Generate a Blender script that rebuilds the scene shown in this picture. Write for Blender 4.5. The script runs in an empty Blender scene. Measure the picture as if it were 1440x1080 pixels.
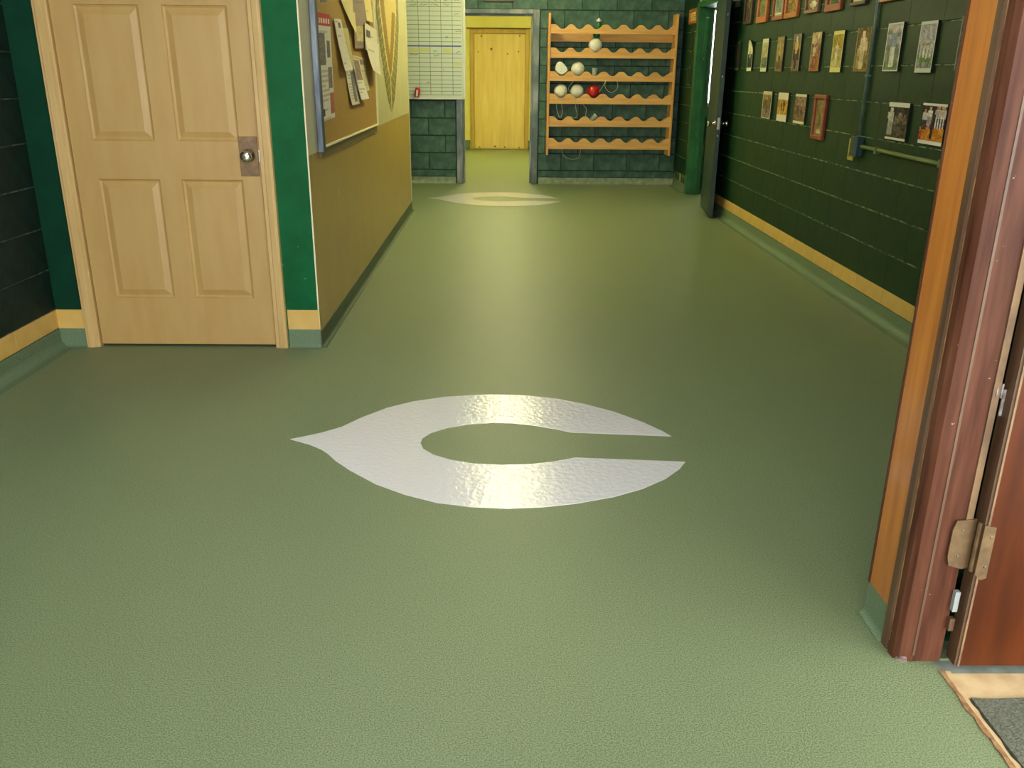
import bpy, bmesh, math, random
from mathutils import Matrix, Vector

# ------------------------------------------------------------------ camera
SC = bpy.context.scene
COL = SC.collection
F, PITCH, YAW, ROLL, CAMH = 1214.1, math.radians(19.844), math.radians(.798), math.radians(.529), 1.38
_f = Vector((math.sin(YAW)*math.cos(PITCH), math.cos(YAW)*math.cos(PITCH), -math.sin(PITCH)))
_r = Vector((math.cos(YAW), -math.sin(YAW), 0)); _u = _r.cross(_f)
RT = math.cos(ROLL)*_r + math.sin(ROLL)*_u
UP = -math.sin(ROLL)*_r + math.cos(ROLL)*_u
CAM = Vector((0, 0, CAMH))
cd = bpy.data.cameras.new('camera'); cam = bpy.data.objects.new('camera', cd); COL.objects.link(cam)
cd.sensor_width = 36; cd.lens = F/1440*36; cd.clip_start = .02
m = Matrix((RT, UP, -_f)).transposed().to_4x4(); m.translation = CAM
cam.matrix_world = m
SC.camera = cam

def hit(px, py, ax, v):
    """pixel of the 1440x1080 photograph -> point where its ray meets the plane axis=v"""
    d = RT*((px-720)/F) + UP*((540-py)/F) + _f
    return CAM + d*((v-CAM[ax])/d[ax])

# ------------------------------------------------------------------ light
W = bpy.data.worlds.new('daylight'); SC.world = W; W.use_nodes = True
wb = W.node_tree.nodes['Background']; wb.inputs[0].default_value = (.98, .985, 1, 1); wb.inputs[1].default_value = 6.0
VS = SC.view_settings
VS.view_transform = 'Standard'; VS.look = 'None'; VS.gamma = 1; VS.use_curve_mapping = False
VS.exposure = 0.6
TUBE = 62.0        # strength of the corridor tubes
TUBE_BACK = 145.0   # strength of the back room tubes
def portal(name, loc, rot, sx, sy):
    l = bpy.data.lights.new(name, 'AREA'); l.shape = 'RECTANGLE'; l.size = sx; l.size_y = sy
    l.cycles.is_portal = True
    o = bpy.data.objects.new(name, l); COL.objects.link(o); o.location = loc; o.rotation_euler = rot
portal('entrance_portal', (1.13, 1.28, 1.05), (0, math.pi/2, 0), 2.1, .95)        # light travels to -X
portal('rear_portal', (-.65, -1.95, 1.2), (math.pi/2, 0, 0), 2.9, 2.3)          # light travels to +Y
# ------------------------------------------------------------------ materials
def lin(c):
    r = []
    for v in c[:3]:
        v /= 255.0
        r.append(v/12.92 if v <= .04045 else ((v+.055)/1.055)**2.4)
    return (*r, 1)
MATS = {}
def mat(name, col, rough=.5, col2=None, scale=8, stretch=(1, 1, 1), detail=4, lo=.35, hi=.65,
        bump=0, bscale=None, bdist=.002, metal=0, spec=.5, coat=0, emit=0, speck=None):
    """procedural material: two tones mixed by noise, optional specks, bump from noise"""
    if name in MATS: return MATS[name]
    M = bpy.data.materials.new(name); M.use_nodes = True; MATS[name] = M
    nt = M.node_tree; N = nt.nodes; L = nt.links; b = N['Principled BSDF']
    b.inputs['Roughness'].default_value = rough; b.inputs['Metallic'].default_value = metal
    b.inputs['Specular IOR Level'].default_value = spec; b.inputs['Coat Weight'].default_value = coat
    b.inputs['Base Color'].default_value = lin(col)
    tc = N.new('ShaderNodeTexCoord'); mp = N.new('ShaderNodeMapping')
    mp.inputs['Scale'].default_value = stretch; L.new(tc.outputs['Object'], mp.inputs[0])
    out = None
    if col2 is not None:
        nz = N.new('ShaderNodeTexNoise'); nz.inputs['Scale'].default_value = scale; nz.inputs['Detail'].default_value = detail
        L.new(mp.outputs[0], nz.inputs['Vector'])
        cr = N.new('ShaderNodeValToRGB'); cr.color_ramp.elements[0].position = lo; cr.color_ramp.elements[1].position = hi
        cr.color_ramp.elements[0].color = lin(col); cr.color_ramp.elements[1].color = lin(col2)
        L.new(nz.outputs['Fac'], cr.inputs[0]); out = cr.outputs[0]
    if speck:
        sc_, thr, scol = speck
        n2 = N.new('ShaderNodeTexNoise'); n2.inputs['Scale'].default_value = sc_; n2.inputs['Detail'].default_value = 2
        L.new(tc.outputs['Object'], n2.inputs['Vector'])
        r2 = N.new('ShaderNodeValToRGB'); r2.color_ramp.elements[0].position = thr; r2.color_ramp.elements[1].position = min(1, thr+.03)
        mx = N.new('ShaderNodeMix'); mx.data_type = 'RGBA'
        L.new(n2.outputs['Fac'], r2.inputs[0]); L.new(r2.outputs[0], mx.inputs['Factor'])
        if out: L.new(out, mx.inputs['A'])
        else: mx.inputs['A'].default_value = lin(col)
        mx.inputs['B'].default_value = lin(scol); out = mx.outputs['Result']
    if out: L.new(out, b.inputs['Base Color'])
    if bump:
        nb = N.new('ShaderNodeTexNoise'); nb.inputs['Scale'].default_value = bscale or scale; nb.inputs['Detail'].default_value = 3
        L.new(mp.outputs[0], nb.inputs['Vector'])
        bp = N.new('ShaderNodeBump'); bp.inputs['Strength'].default_value = bump; bp.inputs['Distance'].default_value = bdist
        L.new(nb.outputs['Fac'], bp.inputs['Height']); L.new(bp.outputs[0], b.inputs['Normal'])
    if emit:
        b.inputs['Emission Color'].default_value = lin(col); b.inputs['Emission Strength'].default_value = emit
    return M

FLOOR = mat('green_epoxy_floor', (94, 108, 73), .44, (136, 150, 114), 280, lo=.36, hi=.64, bump=.25, bscale=380, bdist=.0015, detail=2, spec=.36)
COVE = mat('green_epoxy_cove', (84, 108, 76), .6, (112, 132, 100), 240, bump=.3, bscale=300, bdist=.0015, detail=2)
EMBLEM = mat('white_floor_paint', (238, 236, 238), .17, (230, 228, 231), 200, bump=.6, bscale=46, bdist=.004, spec=.9)
BLOCK = mat('dark_green_block_paint', (10, 44, 19), .55, (16, 53, 25), 14, spec=.3, bump=.35, bscale=120, bdist=.003)
BLOCKL = mat('black_green_block_paint', (16, 34, 28), .6, (22, 42, 34), 14, spec=.2, bump=.35, bscale=120, bdist=.003)
BLOCKF = mat('worn_green_block_paint', (40, 80, 64), .55, (82, 112, 100), 9, bump=.5, bscale=70, bdist=.004, lo=.4, hi=.75)
MORTAR = mat('chipped_mortar', (30, 56, 30), .8, (150, 160, 112), 16, lo=.42, hi=.62, stretch=(1, 1, .3))
MORTARL = mat('dark_chipped_mortar', (40, 56, 52), .8, (104, 116, 106), 18, lo=.45, hi=.68)
MORTARF = mat('dark_mortar', (18, 40, 30), .8, (30, 52, 40), 20)
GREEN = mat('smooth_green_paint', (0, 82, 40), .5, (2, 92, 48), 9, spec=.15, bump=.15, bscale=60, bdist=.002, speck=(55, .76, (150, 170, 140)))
GREEND = mat('shaded_smooth_green_paint', (2, 50, 32), .55, (4, 56, 36), 9, spec=.15, bump=.15, bscale=60)  # same paint as the column, with shade and lens falloff put into the colour
YELLOW = mat('yellow_band_paint', (206, 168, 84), .45, (214, 178, 100), 12, bump=.15, bscale=120)
TAN = mat('tan_wall_paint', (176, 146, 78), .36, (168, 138, 70), 4, bump=.1, bscale=60, lo=.3, hi=.7, speck=(9, .74, (192, 168, 108)))
CREAM = mat('cream_wall_panel', (194, 188, 144), .45, (200, 194, 152), 5)
DOORTAN = mat('tan_door_paint', (188, 154, 92), .45, (182, 146, 84), 5, bump=.12, bscale=90, stretch=(3, 3, .6))
CASING = mat('tan_casing_paint', (192, 158, 96), .45, (204, 170, 110), 6, stretch=(4, 4, .5), bump=.1, bscale=60)
CEIL = mat('ceiling_tile', (206, 204, 190), .8, (216, 214, 202), 6)
YWALL = mat('yellow_wall_paint', (232, 226, 142), .5, (226, 217, 126), 4)
METAL = mat('painted_metal_frame', (78, 92, 84), .35, (152, 154, 148), 5, lo=.48, hi=.75, metal=.2, stretch=(1, 1, .5))
CHROME = mat('brushed_chrome', (214, 208, 190), .22, metal=1)
BRASS = mat('dull_brass_plate', (136, 110, 78), .42, (110, 88, 62), 30, metal=.5)
PLY = mat('plywood', (230, 206, 132), .5, (214, 184, 104), 3.0, stretch=(5, 5, .5), detail=6, lo=.3, hi=.7)
KNOT = mat('plywood_knot', (150, 100, 44), .6, (120, 80, 36), 30)
RACKW = mat('pine_rack_wood', (226, 180, 108), .5, (208, 152, 80), 5, stretch=(.6, 4, 5), detail=5, lo=.3, hi=.7)
RACKV = mat('pine_rack_upright', (222, 174, 100), .5, (204, 146, 74), 5, stretch=(4, 4, .6), detail=5, lo=.3, hi=.7)
ORANGE = mat('orange_varnished_board', (192, 124, 54), .3, (160, 92, 34), 4, stretch=(9, 9, .7), detail=6, lo=.3, hi=.72, coat=.3)
DARKW = mat('dark_worn_jamb_wood', (64, 34, 22), .45, (100, 62, 44), 5, stretch=(9, 9, .8), detail=6, lo=.3, hi=.74, bump=.2, bscale=12, spec=.15, speck=(60, .76, (160, 130, 106)))
DARKW2 = mat('grey_brown_worn_wood', (74, 50, 34), .45, (104, 78, 56), 5, stretch=(9, 9, .8), detail=6, lo=.3, hi=.74, bump=.2, bscale=12)
LEAFW = mat('red_brown_varnished_door', (88, 40, 10), .35, (66, 28, 6), 3, stretch=(6, 6, .8), detail=5, spec=.3)
GOLD = mat('worn_gilt_line', (186, 140, 84), .4, (120, 78, 50), 20)
BARE = mat('bare_wood_edge', (134, 106, 74), .6, (104, 80, 56), 14)
CONC = mat('beige_concrete', (196, 172, 128), .8, (178, 150, 108), 18, bump=.4, bscale=90)
GREYC = mat('grey_concrete', (136, 144, 134), .8, (116, 124, 112), 25, bump=.4, bscale=120)
MATM = mat('grey_fibre_mat', (74, 78, 64), .9, (104, 106, 88), 160, bump=.8, bscale=200, bdist=.006)
RUST = mat('ragged_brown_edge', (120, 84, 52), .8, (160, 124, 80), 40)
CORK = mat('cork', (176, 138, 58), .8, (160, 122, 46), 60, lo=.3, hi=.7)
FRAMEB = mat('brushed_aluminium_frame', (140, 150, 158), .4, (84, 94, 104), 20, stretch=(1, 1, .2), metal=.3)
FRAMED = mat('dark_edge_frame', (40, 46, 40), .5)
CREAMLINE = mat('cream_edge_strip', (228, 220, 176), .5)
WBW = mat('white_board_surface', (206, 216, 190), .3)
WBF = mat('white_board_frame', (232, 232, 214), .4)
INKL = mat('grey_green_grid_ink', (112, 128, 108), .6)
INKB = mat('blue_tape', (76, 86, 168), .5)
INKY = mat('yellow_highlight', (206, 210, 130), .6)
INKD = mat('faint_pen_ink', (96, 98, 76), .6)
REDM = mat('red_plastic', (190, 44, 40), .35)
WHITEP = mat('white_plastic', (232, 232, 226), .4)
BALLW = mat('speckled_white_ball', (238, 236, 220), .5, speck=(70, .66, (120, 110, 80)), bump=.2, bscale=90)
BALLR = mat('red_ball', (196, 34, 30), .45, (170, 24, 24), 30, bump=.2, bscale=90)
GREENP = mat('green_plastic', (20, 110, 60), .35)
CLEARP = mat('clear_grey_plastic', (150, 160, 150), .15)
CORD = mat('pale_cord', (190, 186, 150), .7)
STEEL = mat('galvanised_conduit', (84, 112, 106), .35, (120, 140, 126), 12, metal=.3)
PIPEG = mat('green_painted_conduit', (112, 128, 76), .4, (88, 108, 60), 12)
BOXB = mat('teal_junction_box', (38, 70, 72), .45)
OUTLET = mat('yellowed_outlet', (186, 164, 66), .5)
SLOT = mat('dark_slot', (40, 36, 20), .6)
FRW = [mat('frame_wood_%s' % n, c, .4, c2, 8, stretch=(4, 4, 4)) for n, c, c2 in (
    ('red_brown', (150, 72, 36), (128, 58, 28)), ('orange', (178, 104, 40), (150, 84, 30)), ('dull', (124, 92, 58), (104, 76, 46)), ('dark', (62, 46, 30), (48, 36, 24)))]
PAPERB = mat('paper_back', (216, 206, 176), .7)
TUBEM = None

def print_mat():
    M = bpy.data.materials.new('printed_paper'); M.use_nodes = True
    N = M.node_tree.nodes; b = N['Principled BSDF']; a = N.new('ShaderNodeVertexColor'); a.layer_name = 'Col'
    M.node_tree.links.new(a.outputs['Color'], b.inputs['Base Color']); b.inputs['Roughness'].default_value = .6; b.inputs['Specular IOR Level'].default_value = .15
    return M
PRINT = print_mat()
def glass_mat():
    M = bpy.data.materials.new('clear_pane'); M.use_nodes = True
    nt = M.node_tree; N = nt.nodes; N.remove(N['Principled BSDF'])
    t = N.new('ShaderNodeBsdfTransparent'); g = N.new('ShaderNodeBsdfGlossy'); g.inputs['Roughness'].default_value = .02
    mx = N.new('ShaderNodeMixShader'); mx.inputs[0].default_value = .06
    nt.links.new(t.outputs[0], mx.inputs[1]); nt.links.new(g.outputs[0], mx.inputs[2]); nt.links.new(mx.outputs[0], N['Material Output'].inputs[0])
    return M
GLASS = glass_mat()

# ------------------------------------------------------------------ mesh helpers
def obj(name, bm, material, parent=None, label=None, cat=None, group=None, kind=None, smooth=False, origin=None):
    me = bpy.data.meshes.new(name)
    bmesh.ops.recalc_face_normals(bm, faces=bm.faces[:])
    if origin is None and parent is None and kind != 'structure':
        xs = [v.co for v in bm.verts]
        origin = Vector((sum(min(c[i] for c in xs)+max(c[i] for c in xs) for i in (0,))/2,
                         (min(c[1] for c in xs)+max(c[1] for c in xs))/2, min(c[2] for c in xs)))
    if origin is not None:
        bmesh.ops.translate(bm, verts=bm.verts[:], vec=-Vector(origin))
    bm.to_mesh(me); bm.free()
    if smooth:
        for p in me.polygons: p.use_smooth = True
    if material is not None: me.materials.append(material)
    o = bpy.data.objects.new(name, me); COL.objects.link(o)
    if origin is not None: o.location = origin
    if parent is not None: o.parent = parent
    tag(o, label, cat, group, kind)
    return o
def tag(o, label=None, cat=None, group=None, kind=None):
    if label: o['label'] = label
    if cat: o['category'] = cat
    if group: o['group'] = group
    if kind: o['kind'] = kind
    return o
def empty(name, loc=(0, 0, 0), label=None, cat=None, group=None, kind=None, parent=None):
    o = bpy.data.objects.new(name, None); COL.objects.link(o); o.location = loc; o.empty_display_size = .1
    if parent: o.parent = parent
    return tag(o, label, cat, group, kind)
def part(name, bm, material, root, **k):
    """a child whose mesh is given in world coordinates"""
    l = root.location.copy(); p = root.parent
    while p: l += p.location; p = p.parent
    bmesh.ops.translate(bm, verts=bm.verts[:], vec=-l)
    o = obj(name, bm, material, root, **k); return o
def box(x0, x1, y0, y1, z0, z1, bev=0, bm=None):
    bm = bm or bmesh.new()
    r = bmesh.ops.create_cube(bm, size=1)
    for v in r['verts']:
        v.co = Vector((x0 if v.co.x < 0 else x1, y0 if v.co.y < 0 else y1, z0 if v.co.z < 0 else z1))
    if bev:
        es = list({e for v in r['verts'] for e in v.link_edges})
        bmesh.ops.bevel(bm, geom=es, offset=bev, segments=1 if bev < .004 else 2, affect='EDGES', profile=.5)
    return bm
def prism(pts, axis, a, b, bm=None):
    """polygon pts (2d) extruded along axis from a to b; 2d axes are the other two in order"""
    bm = bm or bmesh.new()
    def P(p, t):
        c = [p[0], p[1]]; c.insert(axis, t); return Vector(c)
    A = [bm.verts.new(P(p, a)) for p in pts]; B = [bm.verts.new(P(p, b)) for p in pts]
    bm.faces.new(A); bm.faces.new(list(reversed(B)))
    n = len(pts)
    for i in range(n): bm.faces.new((A[i], B[i], B[(i+1) % n], A[(i+1) % n]))
    return bm
def tube(pts, r, seg=8, bm=None, closed=False):
    bm = bm or bmesh.new(); pts = [Vector(p) for p in pts]; rings = []
    n = len(pts)
    for i, p in enumerate(pts):
        a = pts[i-1] if i else (pts[-1] if closed else p); b = pts[i+1] if i < n-1 else (pts[0] if closed else p)
        t = (b-a).normalized(); ref = Vector((0, 0, 1)) if abs(t.z) < .9 else Vector((1, 0, 0))
        s = t.cross(ref).normalized(); q = s.cross(t)
        rr = r[i] if isinstance(r, (list, tuple)) else r
        rings.append([bm.verts.new(p + s*math.cos(k*2*math.pi/seg)*rr + q*math.sin(k*2*math.pi/seg)*rr) for k in range(seg)])
    for i in range(n if closed else n-1):
        R0, R1 = rings[i], rings[(i+1) % n]
        for k in range(seg): bm.faces.new((R0[k], R0[(k+1) % seg], R1[(k+1) % seg], R1[k]))
    if not closed: bm.faces.new(rings[0]); bm.faces.new(list(reversed(rings[-1])))
    return bm
def lathe(prof, c, axis=2, seg=24, sgn=1):
    """profile [(radius, distance along axis)]"""
    bm = bmesh.new(); c = Vector(c); rings = []
    e = [Vector((1, 0, 0)), Vector((0, 1, 0)), Vector((0, 0, 1))]
    ax = e[axis]*sgn; u = e[(axis+1) % 3]; w = e[(axis+2) % 3]
    for r, t in prof:
        rings.append([bm.verts.new(c+ax*t+(u*math.cos(k*2*math.pi/seg)+w*math.sin(k*2*math.pi/seg))*max(r, 1e-5)) for k in range(seg)])
    for a, b in zip(rings, rings[1:]):
        for k in range(seg): bm.faces.new((a[k], a[(k+1) % seg], b[(k+1) % seg], b[k]))
    bm.faces.new(rings[0]); bm.faces.new(list(reversed(rings[-1])))
    return bm
def hsh(*a):
    return random.Random(hash(tuple(round(x*1000) if isinstance(x, float) else x for x in a))).random()
def quad_print(name, bl, br, tr, tl, nrm, nx, ny, colfn, thick=.002, bulge=None, parent=None, rim=(214, 206, 180), cutout=False, **k):
    """a sheet spanned by four 3d corners, printed cell by cell through a colour attribute"""
    bl, br, tr, tl = map(Vector, (bl, br, tr, tl)); nrm = Vector(nrm)
    org = (bl+br)/2
    V = []; Fc = []; cols = []
    def P(u, v, off):
        p = (bl*(1-u)+br*u)*(1-v) + (tl*(1-u)+tr*u)*v
        return p + nrm*(off + (bulge(u, v) if bulge else 0)) - org
    for j in range(ny+1):
        for i in range(nx+1): V.append(P(i/nx, j/ny, thick))
    for j in range(ny):
        for i in range(nx):
            a = j*(nx+1)+i; cc = colfn((i+.5)/nx, (j+.5)/ny, i, j)
            if cc is not False: Fc.append((a, a+1, a+nx+2, a+nx+1)); cols.append(cc)
    n0 = len(V)
    for (u, v) in ((0, 0), (1, 0), (1, 1), (0, 1)): V.append(P(u, v, 0))
    # rim and back (a cut-out print has none)
    ring = [i for i in range(nx+1)] + [j*(nx+1)+nx for j in range(1, ny+1)] + [ny*(nx+1)+i for i in range(nx-1, -1, -1)] + [j*(nx+1) for j in range(ny-1, 0, -1)]
    rb = []
    for idx in ring: rb.append(len(V)); V.append(V[idx]-nrm*thick)
    for a in range(0 if cutout else len(ring)):
        b = (a+1) % len(ring); Fc.append((ring[b], ring[a], rb[a], rb[b])); cols.append(None)
    if not bulge and not cutout: Fc.append((n0+3, n0+2, n0+1, n0)); cols.append(None)
    if cutout:
        used = sorted({q for f in Fc for q in f}); ix = {q: n for n, q in enumerate(used)}
        V = [V[q] for q in used]; Fc = [tuple(ix[q] for q in f) for f in Fc]
    me = bpy.data.meshes.new(name); me.from_pydata([tuple(v) for v in V], [], Fc)
    at = me.color_attributes.new('Col', 'FLOAT_COLOR', 'CORNER')
    li = 0
    edge = lin(rim)
    for p, c in zip(me.polygons, cols):
        cc = lin(c) if c is not None else edge
        for _ in range(p.loop_total): at.data[li].color = cc; li += 1
    me.materials.append(PRINT)
    o = bpy.data.objects.new(name, me); COL.objects.link(o)
    if parent:
        l = parent.location.copy(); o.parent = parent; o.location = org-l
    else: o.location = org
    tag(o, k.get('label'), k.get('cat'), k.get('group'), k.get('kind'))
    return o

# ------------------------------------------------------------------ measures (metres)
XL, XP, XR, XE = -2.315, -.95, 2.26, 1.0      # left wall, partition face, right wall, entrance wall
YD, YPE, YF = 4.38, 9.25, 11.6                # wall with the tan door, end of the partition, far wall
YB = -1.9                                      # wall behind the camera
ZC = 2.75
def S(name, bm, m, **k): return obj(name, bm, m, kind='structure', **k)

# ------------------------------------------------------------------ floor and ceiling
fb = box(XL-.15, XE+.085, YB-.1, 1.8, -.1, 0)
box(XL-.15, XR+.15, 1.8, 4.45, -.1, 0, bm=fb); box(XP-1.6, XR+.15, 4.45, 12, -.1, 0, bm=fb)
box(XR+.15, 4.6, 8.9, 11.5, -.1, 0, bm=fb); box(-1.6, 1.6, 12, 17.3, -.1, 0, bm=fb)
S('floor', fb, FLOOR)
S('ceiling', box(XL-.3, 4.7, YB-.1, 17.4, ZC, ZC+.1), CEIL)

# ------------------------------------------------------------------ block walls
BCACHE = {}
def block(parent, axis, sgn, plane, u0, u1, z0, z1, depth, material, name='block', bev=.003):
    """a block face proud of the wall; axis: normal axis, sgn: direction it faces"""
    L_, Hh = round(u1-u0, 3), round(z1-z0, 3); key = (axis, sgn, L_, Hh, material.name, depth)
    if key not in BCACHE:
        b = bmesh.new(); l, h = L_/2, Hh/2; e = min(bev, l*.4)
        q = [(-l, -h, 0), (l, -h, 0), (l, h, 0), (-l, h, 0), (-l+e*.4, -h+e, depth), (l-e*.4, -h+e, depth), (l-e*.4, h-e, depth), (-l+e*.4, h-e, depth)]
        vs = [b.verts.new(Vector((sgn*d, u, z)) if axis == 0 else Vector((u, sgn*d, z))) for u, z, d in q]
        b.faces.new(vs[4:8])
        for i in range(4): b.faces.new((vs[i], vs[(i+1) % 4], vs[4+(i+1) % 4], vs[4+i]))
        me = bpy.data.meshes.new(name); bmesh.ops.recalc_face_normals(b, faces=b.faces[:])
        f0 = b.faces[0]; b.normal_update()
        want = Vector((sgn, 0, 0)) if axis == 0 else Vector((0, sgn, 0))
        b.faces.ensure_lookup_table()
        if b.faces[0].normal.dot(want) < 0: bmesh.ops.reverse_faces(b, faces=b.faces[:])
        b.to_mesh(me); b.free(); me.materials.append(material); BCACHE[key] = me
    o = bpy.data.objects.new(name, BCACHE[key]); COL.objects.link(o)
    c = Vector((plane-sgn*depth, (u0+u1)/2, (z0+z1)/2)) if axis == 0 else Vector(((u0+u1)/2, plane-sgn*depth, (z0+z1)/2))
    o.parent = parent; o.location = c-parent.location
    return o
def courses(parent, axis, sgn, plane, ua, ub, zs, blen, material, hj=.006, vj=.003, depth=.005, openings=(), shift=0., first=0):
    for k in range(len(zs)-1):
        off = shift + (blen/2 if (k+first) % 2 else 0)
        u = ua - blen + (off % blen)
        while u < ub:
            a, b = max(u, ua), min(u+blen, ub)
            segs = [(a, b)]
            for (o0, o1, p0, p1) in openings:
                if zs[k+1] > p0+.01 and zs[k] < p1-.01:
                    ns = []
                    for s, e in segs:
                        if e <= o0 or s >= o1: ns.append((s, e))
                        else:
                            if s < o0: ns.append((s, o0))
                            if e > o1: ns.append((o1, e))
                    segs = ns
            for s, e in segs:
                if e-s > .03: block(parent, axis, sgn, plane, s+vj/2, e-vj/2, zs[k]+hj/2, zs[k+1]-hj/2, depth, material)
            u += blen
DP = .005
# right wall of the corridor (doorway 9.72 .. 10.70 far along it)
b = box(XR+DP, XR+.17, 2.0, 9.72, 0, ZC); box(XR+DP, XR+.17, 10.70, YF+.2, 0, ZC, bm=b); box(XR+DP, XR+.17, 9.72, 10.70, 2.1, ZC, bm=b)
wr = S('wall_right', b, MORTAR)
ZR = [.19+.2078*k for k in range(0, 12)]
courses(wr, 0, -1, XR, 2.0, YF, ZR[:11], .41, BLOCK, vj=.0005, openings=[(9.66, 10.78, 0, 2.15)], shift=.1)
courses(wr, 0, -1, XR, 2.0, YF, [ZR[10], ZC], 4.8, BLOCK, openings=[(9.66, 10.78, 0, 2.15)])
# left block wall
wl = S('wall_left', box(XL-.15, XL-DP, YB, YD+.1, 0, ZC), MORTARL)
ZL = [.2+.2085*k for k in range(0, 10)]
courses(wl, 0, 1, XL, YB, YD, ZL, .41, BLOCKL, vj=.0015, shift=.13)
courses(wl, 0, 1, XL, YB, YD, [ZL[-1], ZC], 3.2, BLOCKL)
# far wall with its doorway
DX0, DX1, DZ = -.50, .385, 2.06
b = box(-2.6, DX0-.02, YF+DP, YF+.2, 0, ZC); box(DX1+.02, XR+.17, YF+DP, YF+.2, 0, ZC, bm=b); box(DX0-.02, DX1+.02, YF+DP, YF+.2, DZ+.02, ZC, bm=b)
wf = S('wall_far', b, MORTARF)
ZF = [.175+.2152*k for k in range(0, 13)]
courses(wf, 1, -1, YF, -1.9, XR, ZF[:12], .43, BLOCKF, hj=.010, vj=.010, openings=[(DX0-.09, DX1+.085, 0, DZ+.05)], shift=.095)
block(wf, 1, -1, YF, -1.9, DX0-.1, .09, .17, DP, BLOCKF); block(wf, 1, -1, YF, DX1+.095, XR, .09, .17, DP, BLOCKF)
# door wall (smooth), partition, entrance walls, rear wall
OX0, OX1, OZ = -2.125, -1.175, 2.05
b = box(XL-.1, OX0, YD, YD+.1, 0, ZC)
box(OX0, OX1, YD, YD+.1, OZ, ZC, bm=b)
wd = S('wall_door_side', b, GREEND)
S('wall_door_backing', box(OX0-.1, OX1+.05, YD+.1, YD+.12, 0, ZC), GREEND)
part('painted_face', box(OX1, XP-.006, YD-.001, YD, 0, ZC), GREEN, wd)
b = box(OX1+.02, XP-.012, YD+.1, YPE, 0, ZC)
wp = S('wall_partition', b, CREAM)
ZT = .985
S('wall_partition_lower', box(XP-.012, XP, YD, YPE, .0, ZT), TAN)
S('wall_partition_upper', box(XP-.012, XP-.0005, YD, YPE, ZT, ZC), CREAM)
S('trim_partition_corner', box(XP-.006, XP+.001, YD-.002, YD+.004, .1, ZC), CREAMLINE)
S('trim_partition_end', box(XP-.014, XP+.004, YPE, YPE+.012, .1, ZC), CREAMLINE)
S('wall_side_passage', box(-2.75, -2.6, YD+.12, YF+.2, 0, ZC), GREEND)
# entrance wall along the right, with the doorway between y .84 and 1.79
b = box(XE+.02, XR+.17, 1.87, 2.0, 0, ZC)
box(XE+.02, XE+.13, .0+YB, .80, 0, ZC, bm=b); box(XE+.02, XE+.13, .80, 1.87, 2.12, ZC, bm=b)
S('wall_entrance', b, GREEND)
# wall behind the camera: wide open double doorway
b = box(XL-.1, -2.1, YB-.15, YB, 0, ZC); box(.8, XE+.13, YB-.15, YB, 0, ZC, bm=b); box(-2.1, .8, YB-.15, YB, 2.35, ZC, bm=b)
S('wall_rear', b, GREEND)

# cove skirting: epoxy run up the wall with a rounded toe
def cove(name, axis, plane, sgn, a, b_, h=.1, toe=.075, t=.004, m=COVE):
    pts = [(0, 0), (0, h), (t, h), (t+.001, toe*.62)]
    for i in range(1, 7):
        an = i/6*math.pi/2
        pts.append((t+.001+(toe*.62)*(1-math.cos(an)), toe*.62*(1-math.sin(an))+.0012*(i == 6)))
    pts.append((toe, 0))
    P = [(plane+sgn*d, z) for d, z in pts]
    return S(name, prism(P, 1 if axis == 0 else 0, a, b_), m)
cove('baseboard_right', 0, XR-.0, -1, 2.0, 9.66); cove('baseboard_right_far', 0, XR, -1, 10.78, YF)
cove('baseboard_left', 0, XL, 1, YB, YD)
cove('baseboard_partition', 0, XP, 1, YD, YPE, h=.085, toe=.03, m=mat('dark_green_cove', (58, 76, 46), .6, (72, 90, 58), 200, bump=.3, bscale=300, bdist=.0015))
cove('baseboard_door_left', 1, YD, -1, XL, OX0-.045, toe=.04); cove('baseboard_door_right', 1, YD, -1, OX1+.06, XP, toe=.03)
cove('baseboard_far_left', 1, YF, -1, -2.0, DX0-.1, h=.085, toe=.05, m=mat('pale_cove', (150, 160, 132), .5, (120, 136, 108), 20)); cove('baseboard_far_right', 1, YF, -1, DX1+.095, XR, h=.085, toe=.05, m=MATS['pale_cove'])
cove('baseboard_entrance', 0, XE, -1, 1.868, 2.0, toe=.03)
S('wall_entrance_end', box(XE, XE+.02, 1.868, 2.0, 0, .1), COVE)
# yellow painted band above the cove, block by block
def band(name, axis, sgn, plane, a, b_, blen, shift, z0=.1, z1=.198):
    root = empty(name, (0, 0, 0), kind='structure')
    u = a-blen+(shift % blen)
    while u < b_:
        s, e = max(u, a), min(u+blen, b_)
        if e-s > .03: block(root, axis, sgn, plane, s+.0015, e-.0015, z0, z1, .006, YELLOW, name='painted_block')
        u += blen
band('trim_right', 0, -1, XR-.001, 2.0, 9.66, .41, .1); band('trim_left', 0, 1, XL+.001, YB, YD, .41, .13)
S('trim_door_left', box(XL, OX0-.045, YD-.003, YD, .1, .2), YELLOW)
S('trim_door_right', box(OX1+.06, XP-.002, YD-.004, YD, .1, .205), YELLOW)
# back room
b = box(-1.6, -1.45, 11.8, 17.2, 0, ZC); box(1.45, 1.6, 11.8, 17.2, 0, ZC, bm=b); box(-1.6, 1.6, 17.05, 17.2, 0, ZC, bm=b)
box(-1.45, DX0-.02, 11.8, 11.82, 0, ZC, bm=b); box(DX1+.02, 1.45, 11.8, 11.82, 0, ZC, bm=b); box(DX0-.02, DX1+.02, 11.8, 11.82, DZ+.02, ZC, bm=b)
S('wall_back_room', b, YWALL)
cove('baseboard_back_room_left', 1, 17.05, -1, -1.45, -.60, h=.16, toe=.05); cove('baseboard_back_room_right', 1, 17.05, -1, .48, 1.45, h=.16, toe=.05)
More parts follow.
